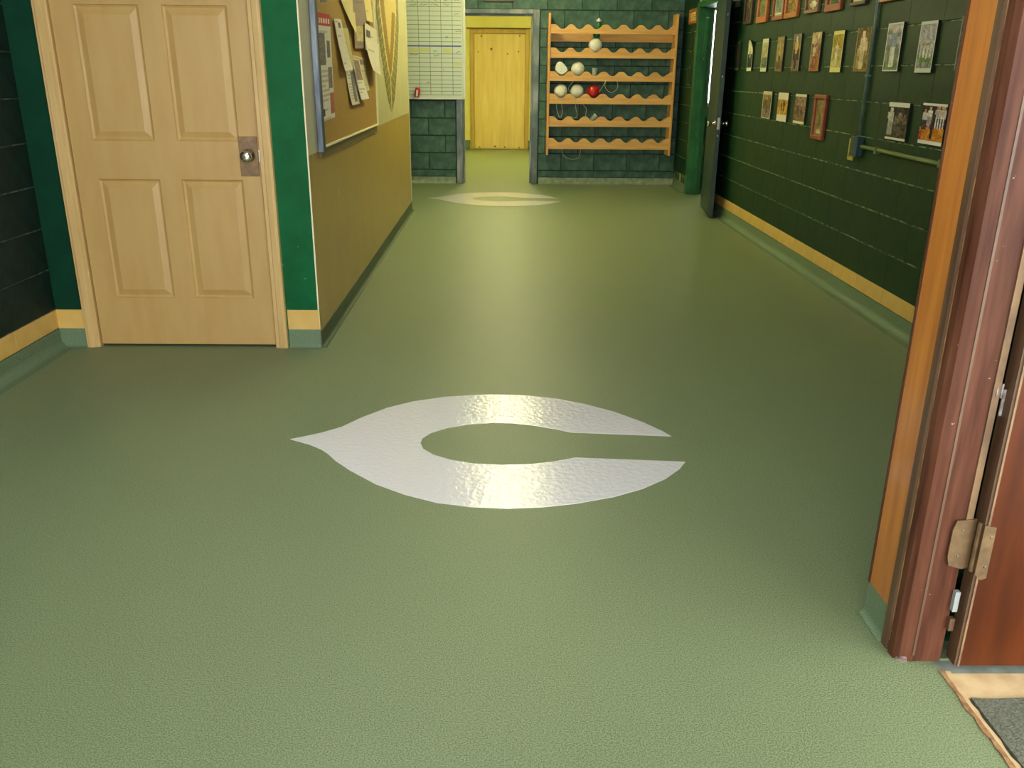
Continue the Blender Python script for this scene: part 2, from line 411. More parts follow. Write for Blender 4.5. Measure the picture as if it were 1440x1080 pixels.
# adjoining room behind the open green door, with a window
b = box(4.45, 4.6, 8.9, 11.5, 0, ZC); box(XR+.17, 4.6, 8.8, 8.9, 0, ZC, bm=b)
box(XR+.17, 2.5, 11.3, 11.45, 0, ZC, bm=b); box(3.4, 4.45, 11.3, 11.45, 0, ZC, bm=b); box(2.5, 3.4, 11.3, 11.45, 0, 1.0, bm=b); box(2.5, 3.4, 11.3, 11.45, 2.15, ZC, bm=b)
S('wall_adjoining_room', b, mat('mid_green_paint', (40, 110, 60), .5))
w = empty('window_1', (2.95, 11.4, 1.0), kind='structure')
for nm, a in (('window_frame', (2.5, 2.54, 11.37, 11.42, 1.0, 2.15)), ('window_frame', (3.36, 3.4, 11.37, 11.42, 1.0, 2.15)), ('window_frame', (2.54, 3.36, 11.37, 11.42, 1.0, 1.04)), ('window_frame', (2.54, 3.36, 11.37, 11.42, 2.11, 2.15))):
    part(nm, box(*a), WHITEP, w)
part('pane', box(2.54, 3.36, 11.392, 11.398, 1.04, 2.11), GLASS, w)
portal('side_window_portal', (2.95, 11.47, 1.57), (-math.pi/2, 0, 0), .9, 1.15)
# ground outside the entrance
S('ground', box(XE+.085, 7, -5, 1.87, -.12, -.006), GREYC)
S('threshold', box(XE+.085, 3, 1.655, 1.745, -.05, -.002), CONC)
rg = random.Random(3)
ys = [1.75-.0235*k for k in range(40)]
ea = [(XE+.084+rg.uniform(-.004, .004), y) for y in ys]; eb = [(XE+.095+rg.uniform(-.003, .003), y) for y in ys]; ec = [(XE+.108+rg.uniform(-.004, .004), y) for y in ys]
S('trim_threshold', prism(ea+eb[::-1], 2, -.02, .0025), RUST)
S('trim_threshold_edge', prism(eb+ec[::-1], 2, -.02, .001), CONC)

# ------------------------------------------------------------------ floor emblems
OUT = [(20,218),(75,207),(130,195),(200,175),(270,142),(360,108),(450,86),(560,70),(700,62),(780,62.5),(850,66),(950,76),(1050,95),(1150,122),(1250,158),(1320,190),(1350,208),
       (998,194),(950,184),(870,170),(800,163),(725,161),(640,167),(570,178),(510,197),(482,215),(475,232),(485,252),(520,272),(580,290),(660,303),(760,308),(860,305),(940,296),(1015,282),
       (1400,297),(1380,322),(1330,357),(1250,392),(1150,420),(1020,443),(900,456),(780,461),(650,455),(530,440),(420,412),(320,376),(230,328),(180,295),(150,268),(130,255),(90,238)]
base = [hit(400+x/2.4828, 530+y/2.4828, 2, 0) for x, y in OUT]
def emblem(pts, label):
    b = bmesh.new(); vs = [b.verts.new((p[0], p[1], .0012)) for p in pts]
    f = b.faces.new(vs); r = bmesh.ops.extrude_face_region(b, geom=[f])
    for v in [g for g in r['geom'] if isinstance(g, bmesh.types.BMVert)]: v.co.z = .0001
    bmesh.ops.triangulate(b, faces=[q for q in b.faces if len(q.verts) > 4])
    obj('floor_emblem', b, EMBLEM, label=label, cat='emblem', group='letter emblems on the floor')
emblem(base, 'large glossy white letter C emblem on the green floor near the tan paneled door')
bx = [p[0] for p in base]; by = [p[1] for p in base]
a0, a1 = hit(601.5, 278.7, 2, 0)[0], hit(788, 282.5, 2, 0)[0]; c0, c1 = hit(704, 289.7, 2, 0)[1], hit(704, 270.6, 2, 0)[1]
emblem([(a0+(p[0]-min(bx))/(max(bx)-min(bx))*(a1-a0), c0+(p[1]-min(by))/(max(by)-min(by))*(c1-c0)) for p in base],
       'white letter C emblem on the floor in front of the yellow doorway')

# ------------------------------------------------------------------ tan paneled door
d1 = empty('door_1', ((OX0+OX1)/2, YD, 0), kind='structure')
def panel_door(x0, x1, z0, z1, yf, th, panels):
    """slab with moulded panels: the face is a grid, each panel a groove with a raised field"""
    b = bmesh.new(); xs = sorted({x0, x1, *[p[0] for p in panels], *[p[1] for p in panels]}); zs = sorted({z0, z1, *[p[2] for p in panels], *[p[3] for p in panels]})
    for i in range(len(xs)-1):
        for j in range(len(zs)-1):
            cx, cz = (xs[i]+xs[i+1])/2, (zs[j]+zs[j+1])/2
            if any(p[0] < cx < p[1] and p[2] < cz < p[3] for p in panels): continue
            b.faces.new([b.verts.new((x, yf, z)) for x, z in ((xs[i], zs[j]), (xs[i+1], zs[j]), (xs[i+1], zs[j+1]), (xs[i], zs[j+1]))])
    for p in panels:
        rings = []
        for ins, dep in ((0, 0), (.004, .006), (.012, .010), (.016, .010), (.044, .001), (.046, .001)):
            rings.append([b.verts.new((x, yf+dep, z)) for x, z in ((p[0]+ins, p[2]+ins), (p[1]-ins, p[2]+ins), (p[1]-ins, p[3]-ins), (p[0]+ins, p[3]-ins))])
        for r0, r1 in zip(rings, rings[1:]):
            for k in range(4): b.faces.new((r0[k], r0[(k+1) % 4], r1[(k+1) % 4], r1[k]))
        b.faces.new(rings[-1])
    bmesh.ops.remove_doubles(b, verts=b.verts[:], dist=1e-4)
    box(x0, x1, yf+.012, yf+th, z0, z1, bm=b)
    for (xa, xb, za, zb) in ((x0, x0+.001, z0, z1), (x1-.001, x1, z0, z1), (x0, x1, z0, z0+.001), (x0, x1, z1-.001, z1)):
        box(xa, xb, yf+.0005, yf+.013, za, zb, bm=b)
    return b
PAN = [(-2.0, -1.695, .262, .866), (-1.588, -1.285, .262, .866), (-2.0, -1.695, 1.05, 1.662), (-1.588, -1.285, 1.05, 1.662), (-2.0, -1.695, 1.77, 1.945), (-1.588, -1.285, 1.77, 1.945)]
part('door_slab', panel_door(-2.105, -1.193, .012, 2.03, YD+.012, .04, PAN), DOORTAN, d1)
def casing_profile(x, sgn):   # plan (x, y) of a moulded casing, sgn: outwards
    return [(x, YD+.03), (x, YD-.006), (x+sgn*.006, YD-.012), (x+sgn*.022, YD-.012), (x+sgn*.026, YD-.016), (x+sgn*.05, YD-.018), (x+sgn*.056, YD-.016), (x+sgn*.064, YD-.016), (x+sgn*.068, YD), (x+sgn*.02, YD), (x+sgn*.02, YD+.03)]
part('casing', prism(casing_profile(-2.109, -1), 2, 0, 2.1), CASING, d1)
part('casing', prism(casing_profile(-1.189, 1), 2, 0, 2.1), CASING, d1)
part('casing', box(-2.17, -1.125, YD-.016, YD, 2.035, 2.1), CASING, d1)
part('door_stop', box(OX0+.02, OX1-.02, YD+.053, YD+.07, .0, 2.04), FRAMED, d1)
kz, kx = .984, -1.243
pl = part('latch_plate', box(kx-.047, kx+.045, YD+.008, YD+.012, kz-.1, kz+.09, .0015), BRASS, d1, label='dull brass latch plate')
kb = part('knob', lathe([(.03, .012), (.03, .006), (.014, .004), (.012, -.02), (.02, -.03), (.028, -.04), (.03, -.052), (.026, -.062), (.014, -.066), (.002, -.0665)], (kx, YD, kz), 1, 24), CHROME, d1, smooth=True, label='polished metal round knob')
part('keyhole', lathe([(.007, -.064), (.007, -.0675), (.001, -.068)], (kx, YD, kz), 1, 12), BRASS, kb)
part('strike_plate', box(-1.189, -1.182, YD-.012, YD+.0, kz-.03, kz+.03), CHROME, d1)

# ------------------------------------------------------------------ far doorway frame, back room door, green door
d2 = empty('door_2', ((DX0+DX1)/2, YF, 0), kind='structure')
for a in ((DX0-.085, DX0, YF-.035, YF+.23, 0, DZ+.055), (DX1, DX1+.08, YF-.035, YF+.23, 0, DZ+.055)):
    part('frame_jamb', box(*a, bev=.006), METAL, d2)
part('frame_head', box(DX0, DX1, YF-.035, YF+.23, DZ, DZ+.055, bev=.006), METAL, d2)
for x0, x1 in ((DX0, DX0+.02), (DX1-.02, DX1)): part('door_stop', box(x0, x1, YF+.08, YF+.13, 0, DZ), METAL, d2)
part('door_stop', box(DX0+.02, DX1-.02, YF+.08, YF+.13, DZ-.02, DZ), METAL, d2)
d3 = empty('door_3', (-.05, 17.05, 0), kind='structure')
YP = 17.05
PLYC = mat('plywood_casing', (190, 160, 78), .5, (176, 142, 62), 3, stretch=(5, 5, .5))
sl = part('plywood_slab', box(-.515, .425, YP-.045, YP-.02, .01, 2.04, .003), PLY, d3)
for x, z, r in ((-.2, 1.78, .025), (-.44, 1.73, .012), (.1, 1.70, .014), (.3, 1.74, .014), (-.38, 2.0, .018), (.32, 2.01, .015), (-.13, .05, .02), (.06, .04, .016), (-.42, .035, .014), (.33, .03, .014)):
    part('knot', lathe([(r, 0), (r*.9, .0015), (.001, .002)], (x, YP-.045, z), 1, 12, -1), KNOT, sl)
for a in ((-.59, -.52, YP-.06, YP, 0, 2.12), (.43, .5, YP-.06, YP, 0, 2.12), (-.52, .43, YP-.06, YP, 2.05, 2.12)):
    part('casing', box(*a, bev=.003), PLYC, d3)
part('gap_strip', box(-.66, .52, YP-.012, YP, 2.125, 2.145), mat('dark_gap', (90, 70, 20), .7), d3)  # solid strip coloured dark to stand for the gap over the casing
d4 = empty('door_4', (XR, 10.2, 0), kind='structure')
GD = mat('green_door_paint', (34, 102, 50), .5, (24, 82, 42), 6, speck=(26, .72, (150, 170, 140)))
GDD = mat('dark_green_door_paint', (20, 46, 36), .45, (28, 58, 44), 8)
part('frame_jamb', box(XR-.02, XR+.15, 10.66, 10.765, 0, 2.15, .004), GD, d4)
part('frame_jamb', box(XR-.02, XR+.15, 9.655, 9.76, 0, 2.15, .004), GD, d4)
part('frame_head', box(XR-.02, XR+.15, 9.76, 10.66, 2.09, 2.15, .004), GD, d4)
part('door_stop', box(XR+.06, XR+.1, 10.64, 10.66, 0, 2.09), GD, d4)
# the leaf swings right back along the wall, free edge towards the entrance
p0, p1 = Vector((2.117, 8.78)), Vector((2.223, 9.64)); dv = (p1-p0).normalized(); nv = Vector((dv.y, -dv.x))
def strip(t0, t1, n0, n1, z0, z1): return prism([tuple(p0+dv*t+nv*n) for t, n in ((t0, n0), (t1, n0), (t1, n1), (t0, n1))], 2, z0, z1)
ln = (p1-p0).length
lf = part('door_leaf', strip(0, ln, -.022, .022, .02, 2.07), GDD, d4)
part('edge_latch', strip(-.002, .001, -.012, .012, .87, .98), CHROME, d4)
for s in (-1, 1):
    c0 = p0+dv*.07
    kbm = lathe([(.034, 0), (.034, .008), (.013, .012), (.012, .045), (.026, .052), (.030, .066), (.024, .08), (.002, .082)], (0, 0, 0), 0, 18, s)
    R = Matrix.Rotation(math.atan2(nv.y, nv.x), 4, 'Z'); bmesh.ops.transform(kbm, matrix=R, verts=kbm.verts[:])
    q = c0+nv*(.022*s); bmesh.ops.translate(kbm, verts=kbm.verts[:], vec=(q.x, q.y, .925))
    part('knob', kbm, CHROME, d4, smooth=True)
for z in (1.35, 1.9, .8): part('edge_bolt', strip(-.002, .001, -.004, .004, z, z+.02), CHROME, d4)
part('hinge', strip(ln-.005, ln+.025, -.01, .01, 1.75, 1.85), METAL, d4); part('hinge', strip(ln-.005, ln+.025, -.01, .01, .25, .35), METAL, d4)

# ------------------------------------------------------------------ entrance door on the right
d5 = empty('door_5', (1.07, 1.8, 0), kind='structure')
part('trim_board', box(XE-.006, XE+.02, 1.873, 1.995, .1, 2.2, .002), ORANGE, d5, label='orange varnished trim board')
part('board_edge', box(XE-.008, XE-.004, 1.988, 1.998, .1, 2.2), DARKW, d5)
part('casing', prism([(XE-.004, 1.872), (XE-.012, 1.868), (XE-.012, 1.842), (XE-.006, 1.836), (XE+.03, 1.836), (XE+.03, 1.872)], 2, .0, 2.2), DARKW2, d5)
part('gilt_line', box(XE-.0085, XE-.004, 1.8335, 1.8375, .03, 2.2), GOLD, d5)
part('jamb', prism([(XE-.007, 1.834), (XE-.012, 1.826), (XE-.010, 1.806), (XE, 1.792), (XE+.03, 1.788), (XE+.034, 1.79), (XE+.06, 1.79), (XE+.104, 1.79), (XE+.104, 1.87), (XE+.02, 1.87), (XE+.02, 1.834)], 2, 0, 2.2), DARKW, d5)
part('jamb_bead', prism([(XE+.028, 1.792), (XE+.03, 1.786), (XE+.036, 1.786), (XE+.038, 1.792)], 2, .02, 2.2), DARKW2, d5)
part('jamb_edge', box(XE+.094, XE+.110, 1.786, 1.80, .33, 2.2), BARE, d5)
part('jamb_foot', lathe([(.02, 0), (.018, .012), (.01, .02)], (XE+.012, 1.806, 0), 2, 10), mat('frayed_grey_foot', (150, 140, 136), .7, (90, 70, 60), 40), d5)
part('frame_head', box(XE-.01, XE+.11, .84, 1.79, 2.1, 2.2, .003), DARKW, d5)
part('jamb', box(XE-.01, XE+.11, .77, .84, 0, 2.2, .003), DARKW, d5)
YLF = 1.755
lf = part('door_leaf', box(1.131, 2.03, YLF, YLF+.045, .012, 2.08, .002), LEAFW, d5)
part('leaf_edge', box(1.122, 1.132, YLF+.002, YLF+.043, .012, 2.08), DARKW2, d5)
part('leaf_bead', box(1.128, 1.133, YLF-.002, YLF+.002, .012, 2.08), BARE, d5)
for hz in (.325, 1.75):
    hg = part('hinge', prism([(1.066, hz+.05), (1.072, hz+.075), (1.12, hz+.08), (1.12, hz-.05), (1.105, hz-.055), (1.072, hz-.045), (1.066, hz-.02)], 1, 1.783, 1.7885), BRASS, d5, label='dull brass hinge')
    part('leaf_plate', prism([(1.12, hz+.08), (1.148, hz+.075), (1.149, hz-.06), (1.136, hz-.065), (1.12, hz-.05)], 1, YLF-.004, YLF-.0005), BRASS, hg)
    part('hinge_pin', tube([(1.119, 1.768, hz-.05), (1.119, 1.768, hz+.08)], .006, 10), BRASS, hg)
    for q in ((1.09, hz+.05), (1.09, hz-.02), (1.14, hz+.05), (1.14, hz-.03)):
        part('screw', lathe([(.004, 0), (.003, .002), (.0005, .0022)], (q[0], YLF-.004 if q[0] > 1.12 else 1.783, q[1]), 1, 8, -1), CHROME, hg)
part('jamb_patch', box(1.1, 1.112, YLF+.02, 1.788, .155, .21), mat('bare_grey_patch', (150, 156, 152), .7), d5)
part('jamb_patch', box(1.1, 1.112, YLF+.02, 1.788, .10, .135), DARKW2, d5)
tp = bmesh.new()
for (q0, q1, w_) in (((1404, 585), (1420, 548), .010), ((1412, 590), (1418, 556), .008), ((1406, 560), (1428, 540), .004), ((1403, 545), (1424, 557), .003)):
    a, b_ = hit(*q0, 1, 1.784), hit(*q1, 1, 1.784)
    box(min(a.x, b_.x), min(a.x, b_.x)+w_, 1.7835, 1.7865, min(a.z, b_.z), max(a.z, b_.z), bm=tp)
part('torn_tape', tp, mat('frayed_tape', (168, 162, 158), .6, (110, 96, 88), 60), d5, label='frayed pale tape patch')
bmt = bmesh.new()
mpts = [(1.112, 1.652), (1.15, 1.646), (1.20, 1.65), (1.32, 1.652), (1.6, 1.65), (1.9, 1.652), (1.9, 1.0), (1.5, .99), (1.118, 1.0), (1.114, 1.25), (1.112, 1.45)]
obj('doormat', prism(mpts, 2, -.006, .004, bmt), MATM, label='dark grey fibre doormat outside the red-brown door', cat='doormat')

# ------------------------------------------------------------------ ceiling lights
def ceiling_light(x, y, strength, colour, label, along_y=True, n=2, ln=1.2, zc=ZC):
    r = empty('ceiling_light', (x, y, zc-.1), label=label, cat='ceiling light', group='tube lights on the ceiling')
    h = ln/2+.04
    def bx(a0, a1, b0, b1, z0, z1, bev=0):
        return box(x+a0, x+a1, y+b0, y+b1, z0, z1, bev) if along_y else box(x+b0, x+b1, y+a0, y+a1, z0, z1, bev)
    part('housing', bx(-.11, .11, -h, h, zc-.06, zc, .004), WHITEP, r)
    for s in (-1, 1): part('end_cap', bx(-.11, .11, s*h-.012, s*h+.012, zc-.1, zc-.03, .003), WHITEP, r)
    tm = mat('tube_%s' % label, colour, .4, emit=strength)
    for i in range(n):
        o = (i-(n-1)/2)*.11
        a = (x+o, y-ln/2, zc-.08) if along_y else (x-ln/2, y+o, zc-.08); b_ = (x+o, y+ln/2, zc-.08) if along_y else (x+ln/2, y+o, zc-.08)
        part('tube', tube([a, b_], .016, 10), tm, r)
WARM = (250, 243, 182)
ceiling_light(.1, 8.4, TUBE, WARM, 'twin tube ceiling light over the middle of the corridor')
ceiling_light(-.5, 2.3, 58, (244, 247, 250), 'added unseen tube light brightening the entrance floor')  # added fixture, out of view, to brighten the near floor and emblem
ceiling_light(.1, 6.3, TUBE*.6, WARM, 'added unseen tube light at the start of the corridor')  # added fixture, out of view, to brighten the cork board and its papers
ceiling_light(.1, 10.3, TUBE, WARM, 'twin tube ceiling light in front of the yellow doorway')
ceiling_light(0, 14.3, TUBE_BACK, (254, 250, 190), 'twin tube ceiling light inside the yellow back room')

# ------------------------------------------------------------------ printed pictures
def clampc(c): return tuple(max(0, min(255, v)) for v in c)
def jit(c, s, i, j, amp=10):
    r = random.Random(s*7919+i*131+j*17).uniform(-amp, amp); return clampc(tuple(v+r for v in c))
def photo(seed, bands, figs=(), border=None, bt=0, bb=0, bl=0, br=0, amp=14, blobs=()):
    """bands: [(v_top, colour)] from the bottom up; figs: (cx, foot, height, shirt, trousers, head);
    blobs: (cx, cy, rx, ry, colour); border widths bt/bb/bl/br as fractions"""
    def fn(u, v, i, j):
        if border and (v > 1-bt or v < bb or u < bl or u > 1-br): return jit(border, seed, i, j, 4)
        c = bands[-1][1]
        for vt, cc in bands:
            if v < vt: c = cc; break
        a = amp
        for (cx, cy, rx, ry, bc) in blobs:
            if ((u-cx)/rx)**2+((v-cy)/ry)**2 < 1: c = bc
        for (cx, ft, h, sh, tr, hd) in figs:
            t = (v-ft)/h; w = .17*h*1.3
            if 0 <= t < .48 and (abs(abs(u-cx)-w*.42) < w*.36): c = tr
            elif .44 <= t < .84 and abs(u-cx) < w*(1.0 if t > .6 else .8): c = sh
            elif .84 <= t < 1 and abs(u-cx) < w*.5: c = hd
        return jit(jit(c, seed+99, (i+j//4)//3, (j+i//5)//3, 20), seed, i, j, a)
    return fn
SKIN = (176, 134, 100)
def wall_photo(bl, tr, fn, label, thick=.016, nx=20, ny=34, bulge=None, name='photograph', group='photographs on the right block wall'):
    a = hit(*bl, 0, XR); b_ = hit(*tr, 0, XR)
    return quad_print(name, (XR, a.y, a.z), (XR, b_.y, a.z), (XR, b_.y, b_.z), (XR, a.y, b_.z), (-1, 0, 0), nx, ny, fn, thick, bulge, label=label, cat='photograph', group=group, rim=(34, 40, 28))  # dark rim colour stands in for the shadow beside each photograph
GY, DK, BR_, OL, WH = (150, 150, 144), (50, 48, 42), (120, 88, 58), (140, 128, 70), (222, 220, 204)
K = [
 ((1034.8,99),(1044,59), photo(1, [(.1,(90,92,84)),(1,(34,36,30))], [(.5,.1,.6,(60,60,56),(50,50,46),(90,80,66))], (96,100,88), .04,.1,.1,.03), 'very dark photograph beside the open green door, end of the middle row'),
 ((1051.9,100),(1062.6,56.5), photo(2, [(.12,(190,194,170)),(.55,(38,56,36)),(1,(196,196,166))], [(.5,.15,.6,(150,150,130),(40,50,40),SKIN)], (196,200,180), .02,.1,.06,.06), 'curled pale photograph with a white top, second in the middle row from the green door'),
 ((1071.3,100.6),(1084.3,54), photo(3, [(.4,(92,104,84)),(.8,(150,146,110)),(1,(170,168,140))], [(.3,.2,.5,(170,150,110),(80,90,80),SKIN),(.7,.2,.5,(170,150,110),(80,90,80),SKIN)], (196,196,170), .12,.13,.05,.05), 'photograph of two standing figures with white bands above and below'),
 ((1091.9,100.4),(1106.7,51), photo(4, [(.3,(100,86,58)),(1,(138,122,82))], [(.5,.08,.75,(164,140,84),(90,70,50),SKIN)], (120,110,80), .02,.02,.05,.03), 'brown photograph of one standing figure in the middle row'),
 ((1114.8,100),(1131,47), photo(5, [(.3,(116,100,80)),(.6,(60,48,40)),(1,(112,104,88))], [(.45,.05,.9,(196,152,60),(70,50,56),(210,200,180))], (150,140,120), .01,.01,.03,.08), 'photograph of a player with a yellow shirt and dark trousers'),
 ((1140,100),(1160,44.4), photo(6, [(.35,(150,100,62)),(.7,(120,90,74)),(1,(176,156,120))], [(.35,.1,.6,(190,170,140),(110,70,56),SKIN),(.68,.25,.7,(150,120,96),(140,90,66),(210,196,170))], (170,150,120), .01,.01,.06,.02), 'reddish photograph of a crowded game in the middle row'),
 ((1169.6,101.5),(1191.9,42.2), photo(7, [(.3,(170,160,110)),(.6,(160,150,96)),(1,(150,132,50))], [(.45,.15,.6,(190,180,150),(200,190,130),SKIN)], (212,206,130), .1,.12,.04,.04), 'yellow-toned photograph with cream bands above and below'),
 ((1202.4,100.6),(1230.7,37), photo(8, [(.4,(120,98,50)),(1,(98,80,46))], [(.5,.05,.85,(206,190,160),(190,176,140),(200,180,150)),(.25,.1,.5,(170,150,110),(150,130,90),SKIN),(.75,.2,.55,(190,170,140),(130,110,70),SKIN)], (150,136,90), .01,.01,.05,.03), 'brown photograph of a player lunging, beside the conduit'),
 ((1244.2,100.2),(1275.7,30.5), photo(9, [(.25,(110,126,90)),(.55,(126,132,120)),(1,(156,154,158))], [(.5,.08,.86,(130,140,160),(206,206,196),(190,170,150))], (204,204,190), .015,.03,.05,.04, blobs=((.2,.8,.14,.05,(120,116,118)),(.8,.75,.12,.06,(110,108,112)),(.8,.9,.14,.05,(180,176,178)))), 'grey photograph of one player in white trousers standing on grass'),
 ((1289.4,102.2),(1324.6,28), photo(10, [(.2,(128,132,122)),(.36,(108,132,82)),(.6,(150,150,136)),(1,(166,164,168))], [(.2,.28,.3,(206,204,194),(200,198,186),SKIN),(.42,.3,.28,(196,194,184),(206,204,196),SKIN),(.62,.27,.3,(206,200,190),(190,186,170),SKIN),(.82,.3,.3,(200,198,190),(200,196,190),SKIN)], (206,208,196), .05,.09,.03,.04, amp=24), 'grey photograph of a team line-up before a stadium crowd'),
 ((1345.4,99.4),(1384,19), photo(11, [(.5,(60,66,58)),(1,(56,64,66))], [(.5,.03,.7,(150,164,166),(164,156,110),(160,150,140))], (130,136,130), .01,.01,.03,.02), 'dark photograph of a figure in pale trousers beside the orange trim board'),
 ((1072.8,165.4),(1089,129), photo(12, [(.35,(120,106,88)),(.7,(100,86,52)),(1,(124,104,64))], [(.5,.2,.6,(90,76,50),(84,70,50),SKIN)], (186,182,164), .12,.04,.03,.03), 'small brown photograph with white top band in the lower row'),
 ((1094,169.4),(1112.2,131), photo(13, [(.5,(176,140,60)),(.8,(160,124,60)),(1,(190,180,160))], [(.4,.35,.3,(60,44,30),(90,60,30),DK),(.65,.35,.35,(70,50,30),(80,60,40),DK)], (204,200,180), .25,.25,.02,.02), 'small golden photograph with wide white bands in the lower row'),
 ((1117.6,172.6),(1138,132.8), photo(14, [(.4,(110,90,64)),(1,(124,104,84))], [(.35,.2,.5,(90,70,60),(96,80,60),SKIN),(.65,.2,.5,(110,80,80),(90,70,60),SKIN)], (206,204,180), .08,.1,.02,.02), 'small brown photograph of a group beside the long wooden frame'),
 ((1247.6,194.5),(1284.3,145.6), photo(15, [(.35,(70,62,46)),(1,(44,40,34))], [(.16,.12,.72,(176,174,170),(150,148,140),(190,180,170)),(.62,.2,.55,(110,96,74),(84,76,56),(130,110,90)),(.85,.2,.5,(96,84,66),(70,60,46),(110,96,80)),(.42,.2,.45,(90,84,70),(70,62,50),(120,106,90))], (216,214,204), .13,.06,.0,.0, amp=18), 'dark photograph of a player and a crowd with white bands, above the horizontal conduit'),
 ((1294,200.6),(1337.8,147), photo(16, [(.42,(186,120,34)),(1,(46,34,32))], [(.15,.35,.5,(196,192,190),(60,50,60),SKIN),(.35,.45,.45,(206,202,200),(150,140,140),SKIN),(.68,.4,.55,(196,180,176),(210,206,204),SKIN),(.88,.4,.55,(186,170,160),(200,196,196),SKIN),(.5,.15,.4,(50,30,50),(40,30,36),DK)], (218,216,208), .05,.08,.01,.01, amp=20, blobs=((.42,.46,.16,.05,(190,50,44)),(.06,.2,.06,.12,(170,50,40)))), 'colour photograph of a basketball game on an orange court with white edges'),
]
for i, (bl, tr, fn, lab) in enumerate(K):
    wall_photo(bl, tr, fn, lab, bulge=(lambda u, v: .03*max(0, v-.6)**2/.16*(u)) if i == 1 else None)
for bl, tr, sd, lab in (((1024, 11), (1033, -30), 31, 'faded pale photograph high above the green door edge'), ((1036, 11), (1046, -33), 32, 'faded pale photograph next to a dark frame in the top row')):
    wall_photo(bl, tr, photo(sd, [(.4, (110, 108, 92)), (1, (150, 148, 128))], [(.5, .1, .7, (120, 116, 100), (96, 92, 80), SKIN)], (120, 120, 104), .03, .03, .05, .05), lab, nx=10, ny=16)

def framed(y0, y1, z0, z1, fw, wood, fn, label, plane=XR, group='framed pictures on the right block wall', dp=.025, name='framed_picture'):
    """y0 far edge, y1 near edge on the right wall"""
    r = empty(name, (plane, (y0+y1)/2, z0), label=label, cat='picture frame', group=group)
    for a in ((y1, y0, z0, z0+fw), (y1, y0, z1-fw, z1)):
        part('frame_rail', box(plane-dp, plane, a[0], a[1], a[2], a[3], .004), wood, r)
    for a in ((y0-fw, y0), (y1, y1+fw)):
        part('frame_rail', box(plane-dp, plane, a[0], a[1], z0+fw, z1-fw, .004), wood, r)
    quad_print('print', (plane-.004, y0-fw, z0+fw), (plane-.004, y1+fw, z0+fw), (plane-.004, y1+fw, z1-fw), (plane-.004, y0-fw, z1-fw), (-1, 0, 0), 12, 18, fn, .006, parent=r)
    return r
TOP = [
 ((1047.8,35.2),1058.9,.3,3,.03, photo(41,[(1,(70,56,40))],[(.5,.1,.7,(90,80,60),(60,50,40),SKIN)]), 'dark brown framed picture, nearest the green door in the framed row'),
 ((1066.3,33.3),1080.2,.3,1,.05, photo(42,[(1,(110,118,84))],border=(120,124,84),bl=.1,br=.1,bb=.1,bt=.1), 'narrow orange wooden frame with a grey-green print'),
 ((1088.5,29.6),1103.7,.3,0,.028, photo(43,[(.12,(190,186,160)),(1,(120,136,116))],border=(150,150,124),bl=.12,br=.12,bb=.05,bt=.1), 'red-brown frame around a pale teal print'),
 ((1105.6,27),1123.7,.3,1,.04, photo(44,[(1,(134,112,60))],amp=18), 'orange-brown wooden frame around a mottled brown print'),
 ((1134.8,20),1153.7,.3,2,.025, photo(45,[(1,(126,108,76))],border=(132,114,80),blobs=((.5,.12,.3,.1,(204,196,170)),)), 'dull brown frame with a small white caption'),
 ((1163.5,17.6),1185.4,.28,0,.045, photo(46,[(1,(52,84,44))],border=(150,134,96),bl=.16), 'wide red-brown frame around a green mat'),
 ((1199.3,9.3),1220.6,.28,3,.022, photo(47,[(1,(196,180,140))],amp=8), 'thin dark frame around a cream print beside the conduit'),
 ((1241,4.2),1269,.28,1,.045, photo(48,[(1,(120,110,70))]), 'orange wooden frame above the player in white trousers'),
]
for (q, x1, h, wi, fw, fn, lab) in TOP:
    a = hit(*q, 0, XR); b_ = hit(x1, q[1]-1, 0, XR)
    framed(a.y, b_.y, a.z, a.z+h, fw, FRW[wi], fn, lab)
a = hit(1143, 194.4, 0, XR); b_ = hit(1166.9, 133.7, 0, XR)
framed(a.y, b_.y, a.z, b_.z, .028, FRW[0], photo(51, [(1, (126, 110, 72))], border=(130, 104, 70), bl=.08, br=.08, bb=.04, bt=.04, blobs=((.5,.4,.12,.16,(96,92,60)), (.5,.1,.26,.05,(176,164,130)))), 'tall red-brown framed certificate at the end of the lower row')
# notice and plaques by the corner beyond the green door
a = hit(970.8, 34.7, 0, XR); b_ = hit(982.8, 10.6, 0, XR)
framed(a.y, b_.y, a.z, b_.z, .035, FRW[1], photo(52, [(1, (196, 176, 110))], blobs=((.5,.7,.4,.05,(120,90,40)), (.5,.45,.4,.05,(120,90,40)), (.5,.25,.4,.05,(120,90,40)))), 'small yellow notice in an orange frame near the rack corner', group='notices in the far corner')
for (bl, tr, lab) in (((971.4,73.6),(975.6,41.7),'upper dark plaque with pale outline beyond the green door'), ((966.5,119.4),(972.8,94.4),'lower dark plaque with pale outline beyond the green door')):
    a = hit(*bl, 0, XR); b_ = hit(*tr, 0, XR)
    quad_print('wall_plaque', (XR, a.y, a.z), (XR, b_.y, a.z), (XR, b_.y, b_.z), (XR, a.y, b_.z), (-1, 0, 0), 14, 20,
               photo(53, [(1, (26, 52, 34))], border=(110, 124, 100), bt=.05, bb=.05, bl=.08, br=.08, amp=4), .008, rim=(26, 46, 30), label=lab, cat='plaque', group='notices in the far corner')
